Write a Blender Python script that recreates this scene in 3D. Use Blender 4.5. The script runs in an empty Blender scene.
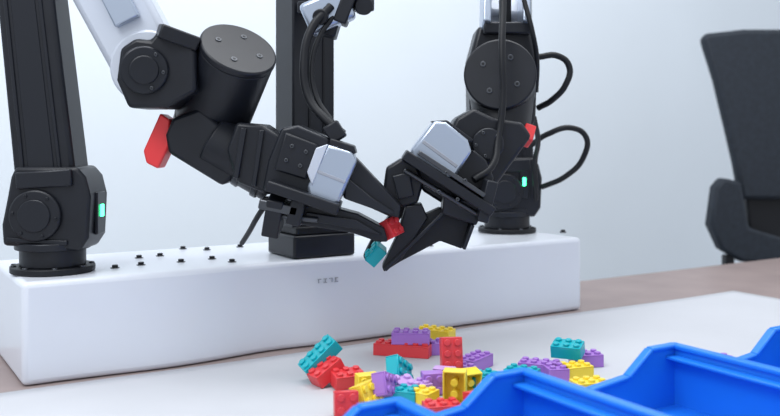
import bpy, bmesh, math, random
from mathutils import Vector, Matrix, Euler
random.seed(4)
scene=bpy.context.scene
scene.view_settings.view_transform='Standard'
COL=scene.collection

# ---------------------------------------------------------------- materials
def mat(name,col,rough=.5,metal=0,spec=.5,noise=0,nscale=8,bump=0,bscale=60,emit=0,coat=0):
    m=bpy.data.materials.new(name); m.use_nodes=True
    nt=m.node_tree; b=nt.nodes['Principled BSDF']
    b.inputs['Base Color'].default_value=(*col,1)
    b.inputs['Roughness'].default_value=rough; b.inputs['Metallic'].default_value=metal
    b.inputs['Specular IOR Level'].default_value=spec
    b.inputs['Coat Weight'].default_value=coat
    tc=nt.nodes.new('ShaderNodeTexCoord')
    if noise:
        n=nt.nodes.new('ShaderNodeTexNoise'); n.inputs['Scale'].default_value=nscale; n.inputs['Detail'].default_value=5
        nt.links.new(tc.outputs['Object'],n.inputs['Vector'])
        r=nt.nodes.new('ShaderNodeValToRGB')
        r.color_ramp.elements[0].position=.3; r.color_ramp.elements[1].position=.7
        r.color_ramp.elements[0].color=(*[c*(1-noise) for c in col],1)
        r.color_ramp.elements[1].color=(*[min(1,c*(1+noise)) for c in col],1)
        nt.links.new(n.outputs['Fac'],r.inputs['Fac']); nt.links.new(r.outputs['Color'],b.inputs['Base Color'])
    if bump:
        n=nt.nodes.new('ShaderNodeTexNoise'); n.inputs['Scale'].default_value=bscale; n.inputs['Detail'].default_value=4
        nt.links.new(tc.outputs['Object'],n.inputs['Vector'])
        bp=nt.nodes.new('ShaderNodeBump'); bp.inputs['Strength'].default_value=bump; bp.inputs['Distance'].default_value=.01
        nt.links.new(n.outputs['Fac'],bp.inputs['Height']); nt.links.new(bp.outputs['Normal'],b.inputs['Normal'])
    if emit:
        b.inputs['Emission Color'].default_value=(*col,1); b.inputs['Emission Strength'].default_value=emit
    return m
BLK=mat('black_plastic',(.008,.0095,.0145),.40,spec=.36,noise=.15,nscale=20)
BLK2=mat('black_rubber',(.005,.006,.009),.5,spec=.35)
BLKG=mat('black_anodised',(.012,.014,.020),.34,metal=.2,spec=.40)
GRY=mat('dark_grey_metal',(.08,.085,.095),.3,metal=.8)
SIL=mat('brushed_silver',(.44,.50,.60),.30,metal=.8)
WHL=mat('white_link',(.56,.60,.68),.32,metal=.1)
WHT=mat('white_painted_shell',(.71,.74,.81),.32,coat=.2,noise=.02,nscale=3,bump=.12,bscale=5)
REDP=mat('red_plastic',(.78,.04,.045),.4)
LED=mat('green_led',(.05,1,.35),.4,emit=7)
CLOTH=mat('pale_mat',(.52,.53,.565),.75,noise=.04,nscale=2.5,bump=.25,bscale=5)
WOOD=mat('brown_laminate',(.30,.235,.225),.5,noise=.10,nscale=6)
WALL=mat('painted_wall',(.69,.745,.80),.85,noise=.02,nscale=1.2,bump=.05,bscale=40)
FLOOR=mat('grey_floor',(.40,.41,.43),.6,noise=.08,nscale=3)
BLUE=mat('blue_bin_plastic',(.014,.215,.80),.33,noise=.05,nscale=4)
CHAIR=mat('chair_fabric',(.012,.018,.028),.75,noise=.2,nscale=50)
LABEL=mat('grey_label_ink',(.35,.37,.42),.6)
BR={'red':mat('brick_red',(.72,.05,.06),.35),'teal':mat('brick_teal',(.0,.40,.47),.35),
    'yellow':mat('brick_yellow',(.90,.68,.05),.35),'purple':mat('brick_purple',(.37,.17,.58),.35),
    'lilac':mat('brick_lilac',(.56,.34,.70),.35)}

# ---------------------------------------------------------------- helpers
EYE=.5
def S(u,v,y):   # survey measurement (bearing u, elevation v, distance y) -> world metres
    return Vector(((u-390)*y/900, y, EYE+(135-v)*y/900))
def empty(name,loc=(0,0,0)):
    e=bpy.data.objects.new(name,None); e.location=loc; e.empty_display_size=.05; COL.objects.link(e); return e
def finish(name,bm,m,parent=None,bevel=0,smooth=True,seg=2):
    me=bpy.data.meshes.new(name)
    bmesh.ops.recalc_face_normals(bm,faces=bm.faces)
    c=Vector((0,0,0))
    if bm.verts:
        lo=Vector([min(v.co[i] for v in bm.verts) for i in range(3)]); hi=Vector([max(v.co[i] for v in bm.verts) for i in range(3)])
        c=(lo+hi)/2
        for v in bm.verts: v.co-=c
    bm.to_mesh(me); bm.free()
    me.materials.append(m)
    o=bpy.data.objects.new(name,me); COL.objects.link(o)
    if parent is not None:
        o.parent=parent; o.location=c-parent.location
    else: o.location=c
    if bevel:
        b=o.modifiers.new('bevel','BEVEL'); b.width=bevel; b.segments=seg; b.limit_method='ANGLE'; b.angle_limit=math.radians(35)
        b.harden_normals=False
    if smooth:
        for p in me.polygons: p.use_smooth=True
        try: me.set_sharp_from_angle(angle=math.radians(38))
        except Exception: pass
    return o
def prism(name,pts,y,depth,m,parent,bevel=.003):
    bm=bmesh.new()
    f=[bm.verts.new(S(u,v,y)) for u,v in pts]
    b=[bm.verts.new(Vector((p.co.x,p.co.y+depth,p.co.z))) for p in f]
    bm.faces.new(f); bm.faces.new(b[::-1])
    n=len(f)
    for i in range(n): bm.faces.new((f[i],f[(i+1)%n],b[(i+1)%n],b[i]))
    return finish(name,bm,m,parent,bevel)
def frame(p0,p1,hint=Vector((0,1,0))):
    a=(p1-p0).normalized()
    if abs(a.dot(hint))>.98: hint=Vector((0,0,1))
    d=(hint-a*a.dot(hint)).normalized(); w=a.cross(d).normalized()
    return a,d,w
def beam(name,p0,p1,w0,d0,m,parent,w1=None,d1=None,bevel=.004,hint=Vector((0,1,0))):
    w1=w0 if w1 is None else w1; d1=d0 if d1 is None else d1
    a,d,w=frame(p0,p1,hint); bm=bmesh.new(); vs=[]
    for p,ww,dd in((p0,w0,d0),(p1,w1,d1)):
        for sx,sy in((-1,-1),(1,-1),(1,1),(-1,1)): vs.append(bm.verts.new(p+w*sx*ww/2+d*sy*dd/2))
    bm.faces.new(vs[:4]); bm.faces.new(vs[4:][::-1])
    for i in range(4): bm.faces.new((vs[i],vs[(i+1)%4],vs[4+(i+1)%4],vs[4+i]))
    return finish(name,bm,m,parent,bevel)
def cyl(name,p0,p1,r0,m,parent,r1=None,bevel=.002,n=40):
    r1=r0 if r1 is None else r1
    a,d,w=frame(p0,p1); bm=bmesh.new(); A=[];B=[]
    for i in range(n):
        t=2*math.pi*i/n; o=d*math.cos(t)+w*math.sin(t)
        A.append(bm.verts.new(p0+o*r0)); B.append(bm.verts.new(p1+o*r1))
    bm.faces.new(A); bm.faces.new(B[::-1])
    for i in range(n): bm.faces.new((A[i],A[(i+1)%n],B[(i+1)%n],B[i]))
    return finish(name,bm,m,parent,bevel)
def tube(name,pts,r,m,parent):
    cu=bpy.data.curves.new(name,'CURVE'); cu.dimensions='3D'; cu.bevel_depth=r; cu.bevel_resolution=5; cu.resolution_u=16; cu.use_fill_caps=True
    s=cu.splines.new('BEZIER'); s.bezier_points.add(len(pts)-1)
    for bp,p in zip(s.bezier_points,pts):
        bp.co=p-parent.location; bp.handle_left_type=bp.handle_right_type='AUTO'
    cu.materials.append(m)
    o=bpy.data.objects.new(name,cu); COL.objects.link(o); o.parent=parent; return o
def screws(name,c,axis,R,n,r,parent,m=GRY,ph=.4):
    a,d,w=frame(c,c+axis)
    for i in range(n):
        t=ph+2*math.pi*i/n; p=c+(d*math.cos(t)+w*math.sin(t))*R
        cyl(f'{name}_{i+1}',p-a*.003,p+a*.002,r,m,parent,bevel=.0008,n=14)
        cyl(f'{name}_socket_{i+1}',p+a*.0015,p+a*.0024,r*.5,BLK2,parent,bevel=0,n=6)

# ---------------------------------------------------------------- table frame of reference
ca,sa=.8496,.5275
A_=Vector((ca,sa,0)); N_=Vector((-sa,ca,0))
def T(a,n,z=0): return A_*a+N_*n+Vector((0,0,z))
def slab(name,a0,a1,n0,n1,z0,z1,m,parent=None,bevel=.004,seg=3):
    bm=bmesh.new(); vs=[]
    for z in(z0,z1):
        for a,n in((a0,n0),(a1,n0),(a1,n1),(a0,n1)): vs.append(bm.verts.new(T(a,n,z)))
    bm.faces.new(vs[:4][::-1]); bm.faces.new(vs[4:])
    for i in range(4): bm.faces.new((vs[i],vs[(i+1)%4],vs[4+(i+1)%4],vs[4+i]))
    return finish(name,bm,m,parent,bevel,seg=seg)
FZ=-1.1
slab('floor',-5,9,-3,3.7,FZ-.05,FZ,FLOOR,bevel=0)
slab('wall_back',-5,9,3.6,3.7,FZ,3.2,WALL,bevel=0)
slab('baseboard_back',-5,9,3.57,3.6,FZ,FZ+.12,WHL)
tb=empty('work_table',T(1.4,1.3,0))
slab('table_top',-.15,3.3,.45,2.279,-.05,0,WOOD,tb,.006)
for i,(a,n) in enumerate(((-.05,.55),(3.2,.55),(-.05,2.18),(3.2,2.18))):
    slab(f'leg_{i+1}',a-.04,a+.04,n-.04,n+.04,FZ,-.05,GRY,tb)
slab('apron_front',-.05,3.2,.53,.57,-.15,-.05,GRY,tb); slab('apron_back',-.05,3.2,2.16,2.2,-.15,-.05,GRY,tb)
bm=bmesh.new(); NA,NN=60,30; g=[]
for i in range(NA+1):
    row=[]
    for j in range(NN+1):
        a=-.1+(2.446+.1)*i/NA; n=.5+(1.862-.5)*j/NN
        e=.006*math.sin(a*5.1)*(j/NN)**6
        row.append(bm.verts.new(T(a,n+e,.0012)))
    g.append(row)
for i in range(NA):
    for j in range(NN): bm.faces.new((g[i][j],g[i+1][j],g[i+1][j+1],g[i][j+1]))
mo=finish('table_mat',bm,CLOTH)
so=mo.modifiers.new('thick','SOLIDIFY'); so.thickness=.002; so.offset=1
MZ=.0034

# ---------------------------------------------------------------- white robot platform
HZ=.2074
pl=empty('robot_platform',T(1.07,2.08,0))
a0=.3207; a1=a0+1.501; n0=1.895; n1=2.275
bm=bmesh.new()
NS=48; prof=[]
for i in range(NS+1):
    s=i/NS; a=a0+(a1-a0)*s
    bulge=-.014*math.exp(-((s-.20)/.10)**2)+.012*math.exp(-((s-.36)/.07)**2)
    prof.append((a,bulge))
lo_f=[bm.verts.new(T(a,n0+b,.001)) for a,b in prof]
hi_f=[bm.verts.new(T(a,n0+b*.35,HZ)) for a,b in prof]
lo_b=[bm.verts.new(T(a,n1,.001)) for a,b in prof]
hi_b=[bm.verts.new(T(a,n1,HZ)) for a,b in prof]
for i in range(NS):
    bm.faces.new((lo_f[i],lo_f[i+1],hi_f[i+1],hi_f[i])); bm.faces.new((hi_f[i],hi_f[i+1],hi_b[i+1],hi_b[i]))
    bm.faces.new((hi_b[i],hi_b[i+1],lo_b[i+1],lo_b[i])); bm.faces.new((lo_b[i],lo_b[i+1],lo_f[i+1],lo_f[i]))
bm.faces.new((lo_f[0],hi_f[0],hi_b[0],lo_b[0])); bm.faces.new((lo_f[-1],lo_b[-1],hi_b[-1],hi_f[-1]))
b=finish('shell',bm,WHT,pl,.012,seg=4); b.modifiers['bevel'].angle_limit=math.radians(50)
k=0
for u,v in((115,268),(139,258),(141,265),(183,249),(181,262),(207,250),(240,247),(14,267),(212,259),(430,246),(450,236),(563,232),(232,262),(160,256)):
    y=(EYE-HZ)*900/(v-135); p=S(u,v,y); k+=1
    cyl(f'bolt_{k}',p-Vector((0,0,.002)),p+Vector((0,0,.007)),.0065,BLK2,pl,bevel=.001,n=16)
    cyl(f'washer_{k}',p-Vector((0,0,.002)),p+Vector((0,0,.0015)),.010,GRY,pl,bevel=.0005,n=16)
for i in range(4):
    a=a0+.655+i*.015
    slab(f'mark_{i+1}',a,a+.009,n0-.0022,n0-.0002,.158,.160,LABEL,pl,0); slab(f'mark_v_{i+1}',a+.001+.003*(i%3),a+.003+.003*(i%3),n0-.0022,n0-.0002,.150,.160,LABEL,pl,0)
    if i%2: slab(f'mark_b_{i+1}',a,a+.009,n0-.0022,n0-.0002,.149,.151,LABEL,pl,0)

# ---------------------------------------------------------------- camera mast
cm=empty('camera_mast',T(.96,1.99,HZ))
cc=S(312,256,2.215); ac=cc.dot(A_); nc=cc.dot(N_)
slab('foot',ac-.085,ac+.080,nc-.075,nc+.075,HZ+.001,HZ+.055,BLK,cm,.006)
slab('foot_collar',ac-.075,ac+.068,nc-.068,nc+.068,HZ+.055,HZ+.075,BLK2,cm,.004)
slab('post',ac-.076,ac+.036,nc-.05,nc+.05,HZ+.07,1.5,BLK,cm,.005)
slab('post_rail',ac-.035,ac-.030,nc-.053,nc-.049,HZ+.075,1.5,BLK2,cm,.001)
slab('post_rail_b',ac+.003,ac+.008,nc-.053,nc-.049,HZ+.075,1.5,BLK2,cm,.001)
beam('bracket',S(300,8,2.13),S(372,4,2.05),.03,.03,BLK,cm)
beam('camera_body',S(306,22,2.0),S(350,2,2.0),.075,.06,SIL,cm,bevel=.010)
beam('camera_back',S(325,36,2.03),S(340,-14,2.03),.05,.07,BLK,cm)
cyl('camera_lens',S(322,16,1.985),S(320,17,1.955),.017,BLK2,cm)
cyl('pan_joint',S(362,6,2.06),S(364,6,1.98),.020,BLK,cm)
beam('camera_shade',S(340,24,2.0),S(352,-8,2.0),.03,.07,BLK,cm)
tube('camera_cable',[S(331,6,1.97),S(312,28,1.95),S(304,62,1.94),S(309,98,1.93),S(326,120,1.91),S(343,134,1.90)],.0095,BLK2,cm)
tube('camera_cable_b',[S(337,12,1.98),S(320,36,1.96),S(312,66,1.95),S(316,96,1.94),S(332,122,1.92)],.006,BLK2,cm)

# ---------------------------------------------------------------- arm base (same unit for both robots)
def armbase(parent,u,y,ledx=None,ledz=.131,shift=0):
    c=Vector(((u-390)*y/900,y,HZ)); Z=Vector((0,0,1)); X=Vector((1,0,0)); Y=Vector((0,1,0))
    cyl('flange',c+Z*.001,c+Z*.014,.087,BLK2,parent)
    cyl('pedestal',c+Z*.014,c+Z*.055,.068,BLK,parent)
    cyl('turntable',c+Z*.050,c+Z*.066,.078,BLKG,parent)
    screws('flange_bolt',c+Z*.015,Z,.079,8,.006,parent)
    def q(px,pz): return c+X*(px+shift)+Z*pz
    pts=[(-.086,.062),(.074,.050),(.092,.078),(.096,.165),(.086,.205),(.068,.226),(-.060,.226),(-.070,.205),(-.078,.16),(-.089,.105)]
    bm=bmesh.new(); f=[];b=[]
    for px,pz in pts: f.append(bm.verts.new(q(px,pz)-Y*.062)); b.append(bm.verts.new(q(px,pz)+Y*.058))
    bm.faces.new(f); bm.faces.new(b[::-1])
    for i in range(len(pts)): bm.faces.new((f[i],f[(i+1)%len(pts)],b[(i+1)%len(pts)],b[i]))
    finish('shoulder_housing',bm,BLK,parent,.007)
    sc=q(-.016,.125)
    cyl('shoulder_cap',sc-Y*.062,sc-Y*.074,.054,BLK,parent,bevel=.004)
    cyl('shoulder_cap_inner',sc-Y*.074,sc-Y*.078,.034,BLKG,parent,bevel=.002)
    screws('shoulder_bolt',sc-Y*.075,-Y,.045,6,.0035,parent,m=BLKG)
    beam('cheek',q(-.056,.197)-Y*.064,q(.060,.205)-Y*.064,.036,.016,BLKG,parent)
    beam('lower_rib',q(-.076,.075)-Y*.064,q(.05,.068)-Y*.064,.010,.008,BLKG,parent,bevel=.002)
    if ledx is None:      # lamp on the side cheek
        beam('side_panel',q(.0965,ledz-.05),q(.0965,ledz+.04),.008,.050,BLKG,parent,bevel=.002)
        beam('status_light',q(.101,ledz-.013),q(.101,ledz+.013),.006,.016,LED,parent,bevel=.0015)
    else:
        beam('side_panel',c+X*ledx+Z*(ledz-.05)-Y*.064,c+X*ledx+Z*(ledz+.040)-Y*.064,.026,.012,BLKG,parent,bevel=.003)
        beam('status_light',c+X*ledx+Z*(ledz-.012)-Y*.0715,c+X*ledx+Z*(ledz+.012)-Y*.0715,.009,.004,LED,parent,bevel=.0015)
    return c
def upperlink(parent,p0,p1,w0,w1):
    a,d,w=frame(p0,p1)
    beam('upper_link',p0,p1,w0,.10,BLK,parent,w1=w1,d1=.10,bevel=.010)
    for s in(-.27,.33):
        q0=p0+a*.03-d*.050+w*s*w0; q1=p1-d*.050+w*s*w1
        beam('link_rib',q0,q1,.008,.008,BLKG,parent,bevel=.002)
    beam('link_panel',p0+a*.06-d*.050+w*.03*w0,p1-d*.050+w*.03*w1,w0*.42,.004,BLKG,parent,w1=w1*.42,bevel=.0015)

# ---------------------------------------------------------------- LEFT robot arm
la=empty('robot_arm',S(53,270,1.93))
armbase(la,53,1.935,shift=.004)
elL=S(14,-170,1.94)
upperlink(la,S(55,195,1.94),S(17,-150,1.94),.130,.112)
cyl('elbow_joint',elL-Vector((0,.09,0)),elL+Vector((0,.09,0)),.10,BLK,la,bevel=.006)
wr=S(152,68,1.93)
beam('forearm_link',elL+Vector((.02,0,.0)),wr,.15,.085,WHL,la,w1=.145,d1=.085,bevel=.014)
cyl('forearm_fork',wr-Vector((0,.045,0)),wr+Vector((0,.045,0)),.078,WHL,la,bevel=.006)
beam('forearm_insert',S(104,-26,1.88),S(128,22,1.88),.055,.02,SIL,la,bevel=.004)
prism('wrist_block',[(120,48),(135,38),(150,40),(158,30),(188,34),(196,52),(196,92),(166,108),(128,108),(116,80)],1.86,.13,BLK,la,.008)
cyl('wrist_cap',S(144,70,1.865),S(144,70,1.84),.049,BLKG,la,bevel=.004)
cyl('wrist_cap_inner',S(144,70,1.845),S(144,70,1.833),.030,BLK,la,bevel=.003)
screws('wrist_bolt',S(144,70,1.842),Vector((0,-1,0)),.040,6,.004,la)
beam('wrist_yoke',S(158,30,1.87),S(196,44,1.90),.03,.09,BLK,la)
m0=S(205,138,2.05); m1=S(239,48,1.90)
ax=(m1-m0).normalized()
cyl('motor_can',m0,m1-ax*.012,.082,BLK,la,bevel=.006,n=64)
cyl('motor_lid',m1-ax*.016,m1,.0835,BLK,la,bevel=.004,n=64)
cyl('motor_seam',m0+ax*.05,m0+ax*.055,.0832,BLKG,la,bevel=.001,n=64)
screws('motor_bolt',m1,ax,.046,4,.007,la,ph=.2)
cyl('motor_base',m0-ax*.03,m0+ax*.01,.070,BLKG,la,bevel=.006)
prism('red_stop',[(160,113),(170,120),(169,146),(158,169),(146,163),(143,151)],1.93,.06,REDP,la,.004)
prism('motor_mount',[(172,118),(200,108),(230,135),(234,178),(222,186),(168,153),(165,135)],1.91,.14,BLK,la,.008)
cyl('roll_joint',S(212,140,1.95),S(276,178,1.95),.058,BLK,la,r1=.056,bevel=.006)
cyl('roll_ring',S(246,160,1.95),S(252,164,1.95),.061,BLKG,la,bevel=.002)
cyl('roll_ring_b',S(262,170,1.95),S(268,173,1.95),.061,BLKG,la,bevel=.002)
prism('forearm_cover',[(236,122),(262,124),(286,140),(270,196),(236,182),(226,150)],1.875,.13,BLK,la,.008)
beam('cover_rib',S(244,128,1.872),S(236,178,1.872),.012,.012,BLKG,la,bevel=.002)
beam('cover_rib_b',S(262,130,1.872),S(254,186,1.872),.010,.012,BLKG,la,bevel=.002)
prism('gripper_body',[(281,128),(298,125),(328,138),(333,150),(316,200),(300,204),(262,190),(268,160)],1.87,.13,BLKG,la,.006)
prism('gripper_side_box',[(285,132),(318,145),(306,180),(274,170)],1.855,.04,BLK,la,.004)
screws('gripper_bolt',S(296,156,1.853),Vector((0,-1,0)),.022,4,.0045,la)
prism('gripper_motor_case',[(327,144),(352,152),(357,162),(339,203),(330,206),(309,197),(307,187)],1.845,.10,SIL,la,.006)
prism('case_cap',[(330,138),(354,146),(356,154),(329,146)],1.85,.09,BLK,la,.003)
prism('case_side',[(307,172),(316,148),(328,144),(312,186)],1.842,.03,WHL,la,.002)
prism('case_groove',[(318,170),(346,181),(345,184),(317,173)],1.843,.01,LABEL,la,.001)
beam('rail',S(270,184,1.87),S(340,208,1.87),.022,.12,BLK,la,bevel=.003)
beam('rail_plate',S(262,202,1.88),S(300,210,1.88),.02,.10,GRY,la,bevel=.003)
beam('rail_block',S(278,196,1.86),S(272,232,1.88),.035,.07,BLK,la,bevel=.003)
beam('rail_block_b',S(300,200,1.86),S(294,224,1.86),.030,.06,BLK,la,bevel=.003)
cyl('rail_rod',S(266,214,1.86),S(318,220,1.86),.006,GRY,la)
prism('finger_a',[(344,150),(356,158),(384,188),(401,206),(399,218),(388,216),(366,206),(343,198)],1.88,.06,BLK,la,.004)
prism('finger_a_web',[(345,176),(372,198),(394,212),(390,215),(345,199)],1.865,.02,BLKG,la,.002)
prism('finger_b',[(292,204),(328,206),(358,214),(384,228),(388,242),(378,242),(352,233),(296,224)],1.88,.06,BLK,la,.004)
prism('finger_b_web',[(306,212),(356,220),(382,235),(355,229),(306,220)],1.865,.02,BLKG,la,.002)
beam('cable_clip',S(330,124,1.9),S(340,140,1.9),.035,.05,BLK,la)
tube('stub_cable',[S(266,204,1.92),S(258,216,1.95),S(249,232,2.02),S(242,243,2.08)],.006,BLK2,la)

# ---------------------------------------------------------------- RIGHT robot arm
ra=empty('robot_arm.001',S(507,230,2.72))
armbase(ra,507,2.72,ledx=.042,ledz=.155,shift=0)
elR=S(509,-140,2.72)
upperlink(ra,S(510,180,2.72),S(508,-130,2.72),.13,.12)
cyl('elbow_joint',elR-Vector((.1,0,0)),elR+Vector((.1,0,0)),.10,BLK,ra,bevel=.006)
c0=S(503,100,2.36); c1=S(500,74,2.08); ax=(c1-c0).normalized()
beam('forearm_link',elR+Vector((0,-.05,0)),S(504,26,2.36),.13,.10,WHL,ra,w1=.12,d1=.1,bevel=.014)
beam('forearm_slot',S(505,-20,2.24),S(505,28,2.27),.028,.03,BLK2,ra,bevel=.003)
beam('forearm_cheek',S(486,-20,2.3),S(485,30,2.24),.02,.09,SIL,ra)
beam('forearm_cheek_b',S(524,-20,2.3),S(524,30,2.24),.02,.09,SIL,ra)
beam('wrist_yoke',S(482,30,2.26),S(529,30,2.26),.03,.1,BLKG,ra,bevel=.005)
prism('wrist_block',[(478,26),(530,26),(538,60),(536,120),(524,146),(486,146),(470,120),(469,60)],2.24,.12,BLK,ra,.01)
cyl('motor_can',c0,c1-ax*.012,.083,BLK,ra,bevel=.006,n=64)
cyl('motor_lid',c1-ax*.016,c1,.084,BLK,ra,bevel=.004,n=64)
screws('motor_bolt',c1,ax,.046,4,.007,ra,ph=.3)
cyl('roll_joint',S(502,88,2.17),S(502,142,2.13),.080,BLK,ra,r1=.062,bevel=.012,n=48)
prism('wrist_cover',[(456,118),(474,108),(494,118),(522,122),(532,136),(516,158),(496,186),(474,180),(446,140)],2.03,.14,BLK,ra,.008)
beam('red_stop',S(529,128,2.1),S(525,143,2.08),.026,.04,REDP,ra,bevel=.003)
cyl('pitch_cap',S(488,144,2.03),S(488,144,2.01),.036,BLKG,ra,bevel=.003)
screws('pitch_bolt',S(488,144,2.009),Vector((0,-1,0)),.027,5,.004,ra)
prism('gripper_motor_case',[(434,121),(446,122),(468,140),(472,152),(454,179),(444,180),(412,160),(411,150)],1.94,.10,SIL,ra,.006)
prism('case_groove',[(424,140),(458,165),(456,168),(422,143)],1.938,.01,LABEL,ra,.001)
prism('case_top',[(431,121),(447,120),(474,140),(470,143),(444,126)],1.95,.10,BLK,ra,.003)
prism('gripper_body',[(412,152),(446,181),(488,192),(494,178),(486,160),(474,150),(446,176)],1.97,.13,BLK,ra,.004)
prism('gripper_chassis',[(420,150),(476,150),(494,176),(489,212),(462,216),(424,192),(406,170)],2.0,.11,BLKG,ra,.006)
beam('rail',S(404,154,1.94),S(490,210,1.94),.022,.13,BLK,ra,bevel=.003)
beam('rail_plate',S(418,152,1.935),S(482,194,1.935),.010,.12,GRY,ra,bevel=.002)
cyl('rail_rod',S(404,170,1.93),S(484,218,1.93),.006,GRY,ra)
beam('rail_end',S(490,180,1.94),S(480,220,1.94),.024,.11,BLKG,ra,bevel=.003)
screws('rail_bolt',S(452,186,1.87),Vector((0,-1,0)),.03,4,.004,ra)
prism('knuckle',[(386,168),(402,158),(417,166),(424,182),(418,203),(402,208),(383,190)],1.95,.08,BLK,ra,.006)
prism('knuckle_plate',[(392,176),(410,172),(414,196),(398,200)],1.94,.02,BLKG,ra,.003)
prism('knuckle_b',[(444,196),(488,204),(476,226),(442,214)],1.93,.08,BLK,ra,.004)
prism('finger_a',[(406,206),(422,204),(428,218),(400,262),(384,272),(382,267),(397,236)],1.95,.06,BLK,ra,.003)
prism('finger_a_web',[(404,224),(440,208),(470,222),(462,249),(440,241),(400,262),(385,271)],1.96,.045,BLK2,ra,.003)
beam('finger_edge',S(385,270,1.945),S(444,212,1.945),.008,.012,BLKG,ra,bevel=.002)
beam('finger_edge_b',S(472,224,1.95),S(463,248,1.95),.008,.05,BLKG,ra,bevel=.002)
prism('finger_b',[(404,196),(408,210),(378,246),(366,262),(363,256),(372,238)],2.03,.05,BLK,ra,.003)
tube('cable_upper',[S(538,57,2.3),S(558,56,2.3),S(569,66,2.3),S(566,84,2.3),S(552,100,2.32),S(538,108,2.35)],.008,BLK2,ra)
tube('cable_lower',[S(530,146,2.6),S(548,134,2.55),S(572,128,2.55),S(586,137,2.55),S(584,156,2.55),S(566,176,2.6),S(542,187,2.66)],.008,BLK2,ra)
tube('cable_front',[S(501,-60,2.15),S(503,0,2.08),S(502,50,2.03),S(503,100,2.02),S(498,140,2.01),S(492,166,1.98),S(474,180,1.96)],.008,BLK2,ra)
tube('cable_down',[S(534,118,2.3),S(538,140,2.4),S(535,165,2.55),S(536,200,2.62)],.007,BLK2,ra)
tube('cable_side',[S(524,0,2.2),S(532,30,2.18),S(537,60,2.2),S(536,92,2.22)],.006,BLK2,ra)

# ---------------------------------------------------------------- blue hopper bins
def bin_(name,C,L=.245,W=.31,H=.115):
    """open-fronted stacking bin; C = far top corner, opens along -A, width along -N"""
    base=empty(name,Vector((C[0],C[1],0)))
    A0=base.location.dot(A_); N0=base.location.dot(N_); t=.006
    def sidepanel(nm,n):
        prof=[(0,.003),(0,H),(-.068,H),(-.125,H*.64),(-L+.03,H*.56),(-L,H*.50),(-L+.015,.003)]
        bm=bmesh.new(); f=[bm.verts.new(T(A0+a,n,z)) for a,z in prof]; b=[bm.verts.new(T(A0+a,n-t,z)) for a,z in prof]
        bm.faces.new(f); bm.faces.new(b[::-1]); m=len(f)
        for i in range(m): bm.faces.new((f[i],f[(i+1)%m],b[(i+1)%m],b[i]))
        finish(nm,bm,BLUE,base,.0015)
        rim=prof[1:6]
        for i in range(4):
            p=T(A0+rim[i][0],n-t/2,rim[i][1]); q=T(A0+rim[i+1][0],n-t/2,rim[i+1][1])
            beam(f'{nm}_rim_{i+1}',p,q,.008,.018,BLUE,base,bevel=.003,hint=N_)
    sidepanel('side_far',N0); sidepanel('side_near',N0-W+t)
    slab('back',A0-t,A0,N0-W,N0,.003,H,BLUE,base,.0015)
    slab('back_rim',A0-.012,A0+.008,N0-W-.006,N0+.006,H-.006,H+.003,BLUE,base,.003)
    slab('back_rim_lower',A0-.002,A0+.006,N0-W-.003,N0+.003,H-.028,H-.022,BLUE,base,.002)
    slab('back_ledge',A0-.03,A0-t,N0-W+t,N0-t,H-.022,H-.016,BLUE,base,.002)
    slab('bottom',A0-L+.012,A0,N0-W,N0,.002,.008,BLUE,base,.0015)
    slab('front_lip',A0-L+.010,A0-L+.018,N0-W,N0,.003,H*.45,BLUE,base,.002)
    slab('front_rim',A0-L-.002,A0-L+.020,N0-W,N0,H*.45,H*.50,BLUE,base,.003)
    for i in range(3):
        n=N0-W*(i+1)/4
        slab(f'back_rib_{i+1}',A0,A0+.005,n-.003,n+.003,.006,H-.01,BLUE,base,.001)
    base.location.z=MZ
    return base
for i,C in enumerate(((.012,1.298),(.218,1.462),(.518,1.640),(.805,1.800),(1.07,1.965))):
    bin_('storage_bin' if i==0 else f'storage_bin.{i:03d}',C)

# ---------------------------------------------------------------- toy bricks
def brickmesh(nx,ny,h=.0265,PU=.0215):
    bm=bmesh.new(); t=.0028
    def bx(x0,x1,y0,y1,z0,z1):
        r=bmesh.ops.create_cube(bm,size=1)
        for v in r['verts']:
            v.co=Vector(((x0+x1)/2+v.co.x*(x1-x0),(y0+y1)/2+v.co.y*(y1-y0),(z0+z1)/2+v.co.z*(z1-z0)))
    X=nx*PU/2-.0004; Y=ny*PU/2-.0004
    bx(-X,X,-Y,Y,h-t,h); bx(-X,X,-Y,-Y+t,0,h-t); bx(-X,X,Y-t,Y,0,h-t); bx(-X,-X+t,-Y+t,Y-t,0,h-t); bx(X-t,X,-Y+t,Y-t,0,h-t)
    def cy(x,y,z0,z1,r):
        bmesh.ops.create_cone(bm,cap_ends=True,segments=18,radius1=r,radius2=r,depth=z1-z0,matrix=Matrix.Translation((x,y,(z0+z1)/2)))
    for i in range(nx):
        for j in range(ny): cy(-nx*PU/2+PU*(i+.5),-ny*PU/2+PU*(j+.5),h-.0002,h+.0048,PU*.31)
    for i in range(nx-1):
        for j in range(ny-1): cy(-nx*PU/2+PU*(i+1),-ny*PU/2+PU*(j+1),.001,h-t,PU*.32)
    return bm
def brick(name,nx,ny,col,u,v,z0=MZ,rz=0,rx=0,ry=0,parent=None,at=None,pu=.0215):
    bm=brickmesh(nx,ny,PU=pu,h=.0265*pu/.0215)
    R=Euler((math.radians(rx),math.radians(ry),math.radians(rz))).to_matrix()
    for q in bm.verts: q.co=R@q.co
    lo=min(q.co.z for q in bm.verts); hi=max(q.co.z for q in bm.verts)
    if at is None:
        zc=z0+(hi-lo)/2; y=(EYE-zc)*900/(v-135); p=Vector(((u-390)*y/900,y,z0-lo))
    else:
        p=at-R@Vector((0,0,.013))
    for q in bm.verts: q.co+=p
    return finish(name,bm,BR[col],parent,.0008,seg=1)
pile=empty('toy_brick_pile',S(450,370,1.95)); pile.location.z=MZ
G=MZ
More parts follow.
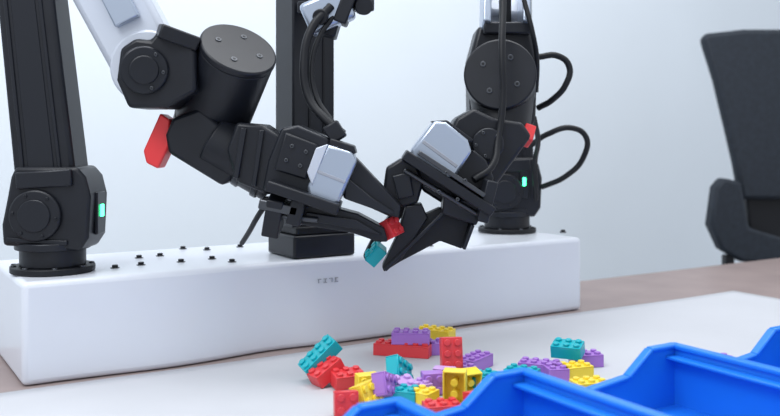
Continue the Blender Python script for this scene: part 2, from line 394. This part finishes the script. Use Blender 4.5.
L=[ # nx,ny,col,u,v,z0,rz,rx,ry
 (6,2,'red',403,348,G,-16,0,0),(4,2,'purple',411,336,.0302,-6,0,0),(4,2,'yellow',436,333,G+.004,-28,0,0),
 (3,2,'purple',440,346,G,15,0,0),
 (4,2,'teal',324,356,.012,20,10,-42),(3,2,'red',329,370,G,35,0,-30),(3,2,'red',347,377,G,25,10,0),
 (2,2,'red',345,401,G,10,80,0),(3,2,'yellow',361,393,G,60,70,0),(3,2,'purple',378,385,G,70,75,20),
 (3,2,'teal',393,370,G,60,70,30),(3,2,'lilac',397,386,G,20,15,0),(3,2,'teal',402,394,G,-20,0,0),(2,2,'yellow',365,383,G,20,90,0),
 (2,2,'purple',431,381,G,10,90,0),(2,4,'red',450,357,G,8,80,0),(4,2,'purple',475,361,G,55,0,0),
 (2,2,'lilac',443,380,G,-15,-90,0),(3,2,'yellow',467,383,G,25,-75,0),(2,3,'yellow',454,389,G,-12,-88,0),
 (3,2,'teal',482,379,G,25,0,0),(3,2,'teal',503,381,G,40,0,0),(3,2,'red',442,409,G,12,0,0),
 (2,2,'red',473,401,G,30,80,0),(2,2,'teal',491,397,G,10,0,0),(3,2,'teal',522,374,G,-30,0,0),
 (4,2,'purple',540,367,G,-20,0,0),(2,2,'purple',556,372,G,10,0,0),(3,2,'yellow',575,370,G,20,0,0),
 (3,2,'teal',568,348,.028,-25,12,0),(3,2,'purple',586,358,G,10,0,0),(3,2,'yellow',589,386,G,15,0,0),
 (2,2,'purple',722,362,G,10,0,0),(2,2,'purple',463,371,G,40,0,0),(2,2,'lilac',418,388,G,30,0,0),
 (2,2,'yellow',424,396,G,55,0,0),
]
for i,(nx,ny,c,u,v,z0,rz,rx,ry) in enumerate(L):
    brick(f'brick_{i+1}_{c}',nx,ny,c,u,v,z0,rz,rx,ry,pile)
brick('toy_brick',2,2,'red',0,0,rz=-15,rx=20,ry=62,at=S(391,228,1.925),pu=.021)
brick('toy_brick.001',2,2,'teal',0,0,rz=-10,rx=15,ry=-48,at=S(376,254,1.985),pu=.022)

# ---------------------------------------------------------------- office chair behind the table
ch=empty('office_chair',S(760,240,4.0))
ch.location.z=FZ
prism('backrest',[(703,38),(709,33),(745,29),(800,29),(835,38),(828,110),(812,170),(806,200),(742,200),(736,165),(728,130),(716,80)],3.98,.07,CHAIR,ch,.02)
prism('armrest',[(716,188),(724,178),(742,182),(750,228),(790,240),(790,266),(742,262),(722,250),(711,226)],3.9,.09,CHAIR,ch,.015)
prism('lumbar_shell',[(745,180),(805,180),(800,262),(752,262)],4.03,.05,BLK2,ch,.01)
sc=S(772,262,4.0)
beam('seat_post_back',sc,Vector((sc.x,sc.y+.02,-.46)),.12,.04,BLK2,ch)
beam('seat',Vector((sc.x-.01,sc.y-.30,-.46)),Vector((sc.x-.01,sc.y+.28,-.46)),.56,.10,CHAIR,ch,bevel=.03,hint=Vector((0,0,1)))
beam('arm_support',S(728,255,3.94),Vector((S(728,0,3.94).x,3.94,-.44)),.04,.05,BLK2,ch)
cyl('gas_lift',Vector((sc.x,sc.y,FZ+.12)),Vector((sc.x,sc.y,-.5)),.03,GRY,ch)
for i in range(5):
    t=2*math.pi*i/5; e=Vector((sc.x+.34*math.cos(t),sc.y+.34*math.sin(t),FZ+.09))
    beam(f'foot_{i+1}',Vector((sc.x,sc.y,FZ+.13)),e,.05,.04,BLK2,ch)
    cyl(f'caster_{i+1}',e+Vector((-.02,0,-.045)),e+Vector((.02,0,-.045)),.045,BLK2,ch)

# ---------------------------------------------------------------- light
w=bpy.data.worlds.new('world'); scene.world=w; w.use_nodes=True
w.node_tree.nodes['Background'].inputs[0].default_value=(.87,.925,1,1); w.node_tree.nodes['Background'].inputs[1].default_value=.88
def area(name,loc,target,size,power,col=(1,1,1)):
    l=bpy.data.lights.new(name,'AREA'); l.shape='RECTANGLE'; l.size=size[0]; l.size_y=size[1]; l.energy=power; l.color=col
    o=bpy.data.objects.new(name,l); COL.objects.link(o); o.location=loc
    o.rotation_euler=(Vector(target)-Vector(loc)).to_track_quat('-Z','Y').to_euler()
area('ceiling_light_panel',(.3,2.3,2.9),(.2,2.2,0),(2.0,.8),26,(.97,.985,1))
area('ceiling_light_panel.001',(-1.6,-.4,2.9),(-.2,2.2,0),(1.4,1.2),40,(.95,.975,1))
area('wall_fill_right',T(2.6,1.6,2.9),T(2.6,3.6,.6),(2.4,.8),32,(.96,.98,1))  # added fill lamp, out of view, brightens the right of the back wall
area('wall_fill_left',T(-.1,1.6,2.9),T(-.1,3.6,.9),(2.4,.8),52,(.96,.98,1))  # second added fill, evens out the dimmer left of the wall

# ---------------------------------------------------------------- camera
cd=bpy.data.cameras.new('camera'); cd.sensor_width=36; cd.lens=900/780*36; cd.shift_y=-73/780
cd.dof.use_dof=True; cd.dof.focus_distance=1.95; cd.dof.aperture_fstop=3.0
co=bpy.data.objects.new('camera',cd); COL.objects.link(co); co.location=(0,0,EYE); co.rotation_euler=(math.pi/2,0,0)
scene.camera=co
